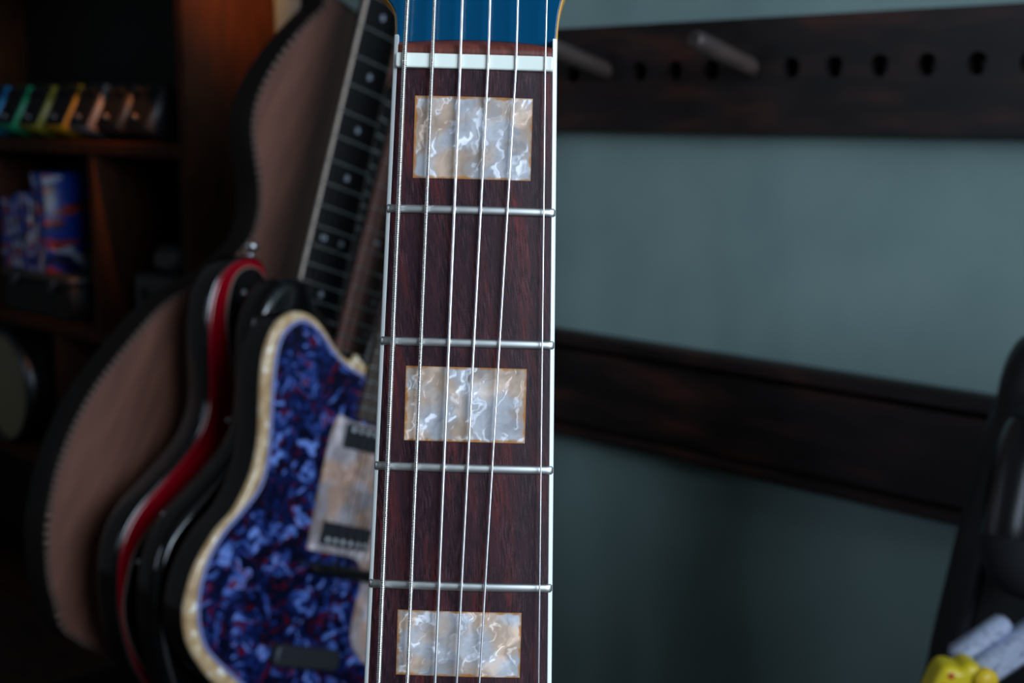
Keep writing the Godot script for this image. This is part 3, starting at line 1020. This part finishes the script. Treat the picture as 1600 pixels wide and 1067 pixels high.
	st = begin(); slab(st, out, -0.054, -0.009, 0.006, 0.006, 4); commit(st, "body", M.blue, g)
	for s in [0.51, 0.6]:
		st = begin(); box(st, Vector3(-0.044, -s - 0.018, -0.0092), Vector3(0.044, -s + 0.018, -0.003), 0.003); commit(st, "pickup", M.bone, g)
	st = begin(); box(st, Vector3(-0.042, -0.655, -0.0092), Vector3(0.042, -0.635, 0.002), 0.002); commit(st, "bridge", M.metal, g)
	# its stand
	var sd := thing("guitar_stand", "black tubular stand carrying the guitar in front", "stand", Vector3(at.x, 0, at.z), Basis(Vector3.UP, deg_to_rad(46.4)))
	for q in [-1.0, 1.0]:
		st = begin(); tube(st, PackedVector3Array([Vector3(q * 0.05, 0.052, 0.17), Vector3(q * 0.05, 0.052, 0.06), Vector3(q * 0.16, 0.01, 0.22)]), 0.008, 10); commit(st, "front_leg", M.black, sd)
	st = begin(); tube(st, PackedVector3Array([Vector3(-0.05, 0.052, 0.062), Vector3(0.05, 0.052, 0.062)]), 0.008, 10); commit(st, "crossbar", M.black, sd)
	st = begin(); tube(st, PackedVector3Array([Vector3(0, 0.052, 0.062), Vector3(0, 0.01, -0.18)]), 0.008, 10); commit(st, "rear_leg", M.black, sd)

func order_face(p: PackedVector2Array) -> PackedVector2Array:  # sort round a middle point; the painted face is star shaped seen from there
	var c := Vector2(0, 0.075)
	var a := Array(p)
	a.sort_custom(func(q, r): return (q - c).angle() < (r - c).angle())
	return _force(PackedVector2Array(a))

# ---------------------------------------------------------------- the right-hand corner
func corner() -> void:
	var st: SurfaceTool
	var fwd := Vector3(-0.7242, 0, -0.6896)
	var rgt := Vector3(0.6896, 0, -0.7242)
	var ab := Basis(Vector3.UP, deg_to_rad(46.4))
	# a black padded bag standing there: outline in millimetres, x right, y up from the floor
	var bag := thing("gig_bag", "black padded bag with a glossy carry handle standing beside the wall", "bag", Vector3(-0.4614, 0, 0.2635), Basis(Vector3.UP, deg_to_rad(26.4)))
	st = begin()
	slab(st, smooth([-90, 4, -88, 300, -72, 390, -61, 437, -56, 472, -47, 524, -41, 559, -36, 580, -27, 629, -20, 653, -17, 673, -11, 692, -1, 704, 20, 713, 80, 716, 128, 700, 150, 640, 160, 300, 160, 4], 4), -0.10, 0.0, 0.03, 0.03, 5)
	commit(st, "body", mat(rgb8(15, 16, 18), 0.55), bag)
	st = begin()
	var zip := PackedVector3Array()
	for q in [[-66, 300], [-51, 390], [-41, 437], [-36, 472], [-27, 524], [-21, 559], [-16, 580], [-7, 629], [0, 653], [4, 673]]:
		zip.append(Vector3(q[0] * 0.001, q[1] * 0.001, 0.0005))
	tube(st, zip, 0.004, 6); commit(st, "zip_piping", mat(rgb8(40, 42, 50), 0.4), bag)
	var grip := begin()
	commit_handle(grip, 0.0, 1.0, 0.0)
	commit(grip, "handle", mat(rgb8(18, 19, 23), 0.24, 0.0, 0.6), bag)
	var weave := picture(64, 64, func(x: int, y: int) -> Color:
		var v := 0.10 + 0.07 * (sin(x * PI / 4.0) * sin(y * PI / 4.0)) + 0.03 * fmod(x * 7.0 + y * 13.0, 5.0) / 5.0
		return Color(v, v * 1.02, v * 1.2))
	var wm := mat(Color.WHITE, 0.8)
	wm.albedo_texture = weave
	wm.uv1_triplanar = true
	wm.uv1_scale = Vector3(60, 60, 60)
	for q in [[0.0, 0.27], [0.86, 1.0]]:
		st = begin()
		commit_handle(st, q[0], q[1], 0.0012)
		commit(st, "woven_cuff", wm, bag)
	# the amplifier just below the frame, and the two plastic things lying on it
	var c := Vector3(0, 0, 1.2) + fwd * 0.79 + rgt * 0.40
	var amp := thing("amplifier", "black practice amplifier with a dark grille cloth under the bag handle", "amplifier", c, ab)
	st = begin(); box(st, Vector3(-0.2, 0.012, -0.11), Vector3(0.2, 0.475, 0.11), 0.006); commit(st, "cabinet", M.black, amp)
	st = begin(); box(st, Vector3(-0.18, 0.04, 0.1102), Vector3(0.18, 0.38, 0.116), 0.003); commit(st, "grille_cloth", mat(rgb8(34, 34, 36), 0.8), amp)
	for q in [[-0.17, -0.08], [0.17, -0.08], [-0.17, 0.08], [0.17, 0.08]]:
		st = begin(); turned(st, Vector3(q[0], 0, q[1]), Vector3(0, 1, 0), [[0, 0.014], [0.013, 0.018]], 12); commit(st, "foot", M.black, amp)
	var toy := thing("plastic_clamp", "yellow rounded plastic clamp with red spots in the lower right corner", "clamp", Vector3(0, 0.475, 1.2) + fwd * 0.86 + rgt * 0.285, ab)
	st = begin(); slab(st, smooth([-27, 0, -24, 22, -19, 38, -14, 47, -8, 48.5, -3, 47, 2, 50, 8, 49, 13, 44, 18, 34, 20, 0], 4), -0.012, 0.012, 0.005, 0.005, 4); commit(st, "body", mat(rgb8(226, 200, 30), 0.4), toy)
	st = begin(); turned(st, Vector3(0.012, 0.040, 0.008), Vector3(0.1, 0.1, 1), [[0, 0.0075], [0.006, 0.008], [0.009, 0.0065], [0.010, 0.003]], 18); commit(st, "end_cap", mat(rgb8(236, 196, 40), 0.35), toy)
	for q in [[-9, 43], [-13, 36]]:
		st = begin(); turned(st, Vector3(q[0] * 0.001, q[1] * 0.001, 0.0118), Vector3(0, 0, 1), [[0, 0.0026], [0.0006, 0.0024]], 5); commit(st, "red_spot", mat(rgb8(190, 70, 30), 0.5), toy)
	var speck := grainy([[0.0, rgb8(60, 64, 80)], [0.22, rgb8(120, 126, 150)], [0.34, rgb8(176, 186, 214)], [1.0, rgb8(196, 204, 226)]], 0.03, 71, Vector3(14, 14, 14), 0.4)
	var bar := thing("folding_bar", "pale grey speckled plastic bar slanting up beside the yellow clamp", "bar", Vector3(0, 0.5105, 1.2) + fwd * 0.875 + rgt * 0.318, ab * Basis(Vector3(0, 0, 1), deg_to_rad(36)))
	st = begin(); box(st, Vector3(-0.040, -0.002, -0.012), Vector3(0.07, 0.017, 0.008), 0.003); commit(st, "body", speck, bar)
	st = begin(); box(st, Vector3(-0.022, 0.0165, -0.016), Vector3(0.022, 0.029, 0.001), 0.004); commit(st, "ridge", speck, bar)

func commit_handle(st: SurfaceTool, t0: float, t1: float, more: float) -> void:  # the padded grip between two fractions of its length
	var rings := []
	for k in 25:
		var t := lerpf(t0, t1, k / 24.0)
		var y := lerpf(0.545, 0.677, t)
		var x := lerpf(0.009, 0.026, t)
		var r := 0.038 * pow(maxf(0.0, 1.0 - pow(absf(2.0 * t - 1.0), 3.2)), 0.5) + 0.001 + more
		rings.append(ring_at(Vector3(x, y, lerpf(0.070, 0.030, t)), Vector3(0.017, 0.132, -0.040), r, 28))
	loft(st, rings)
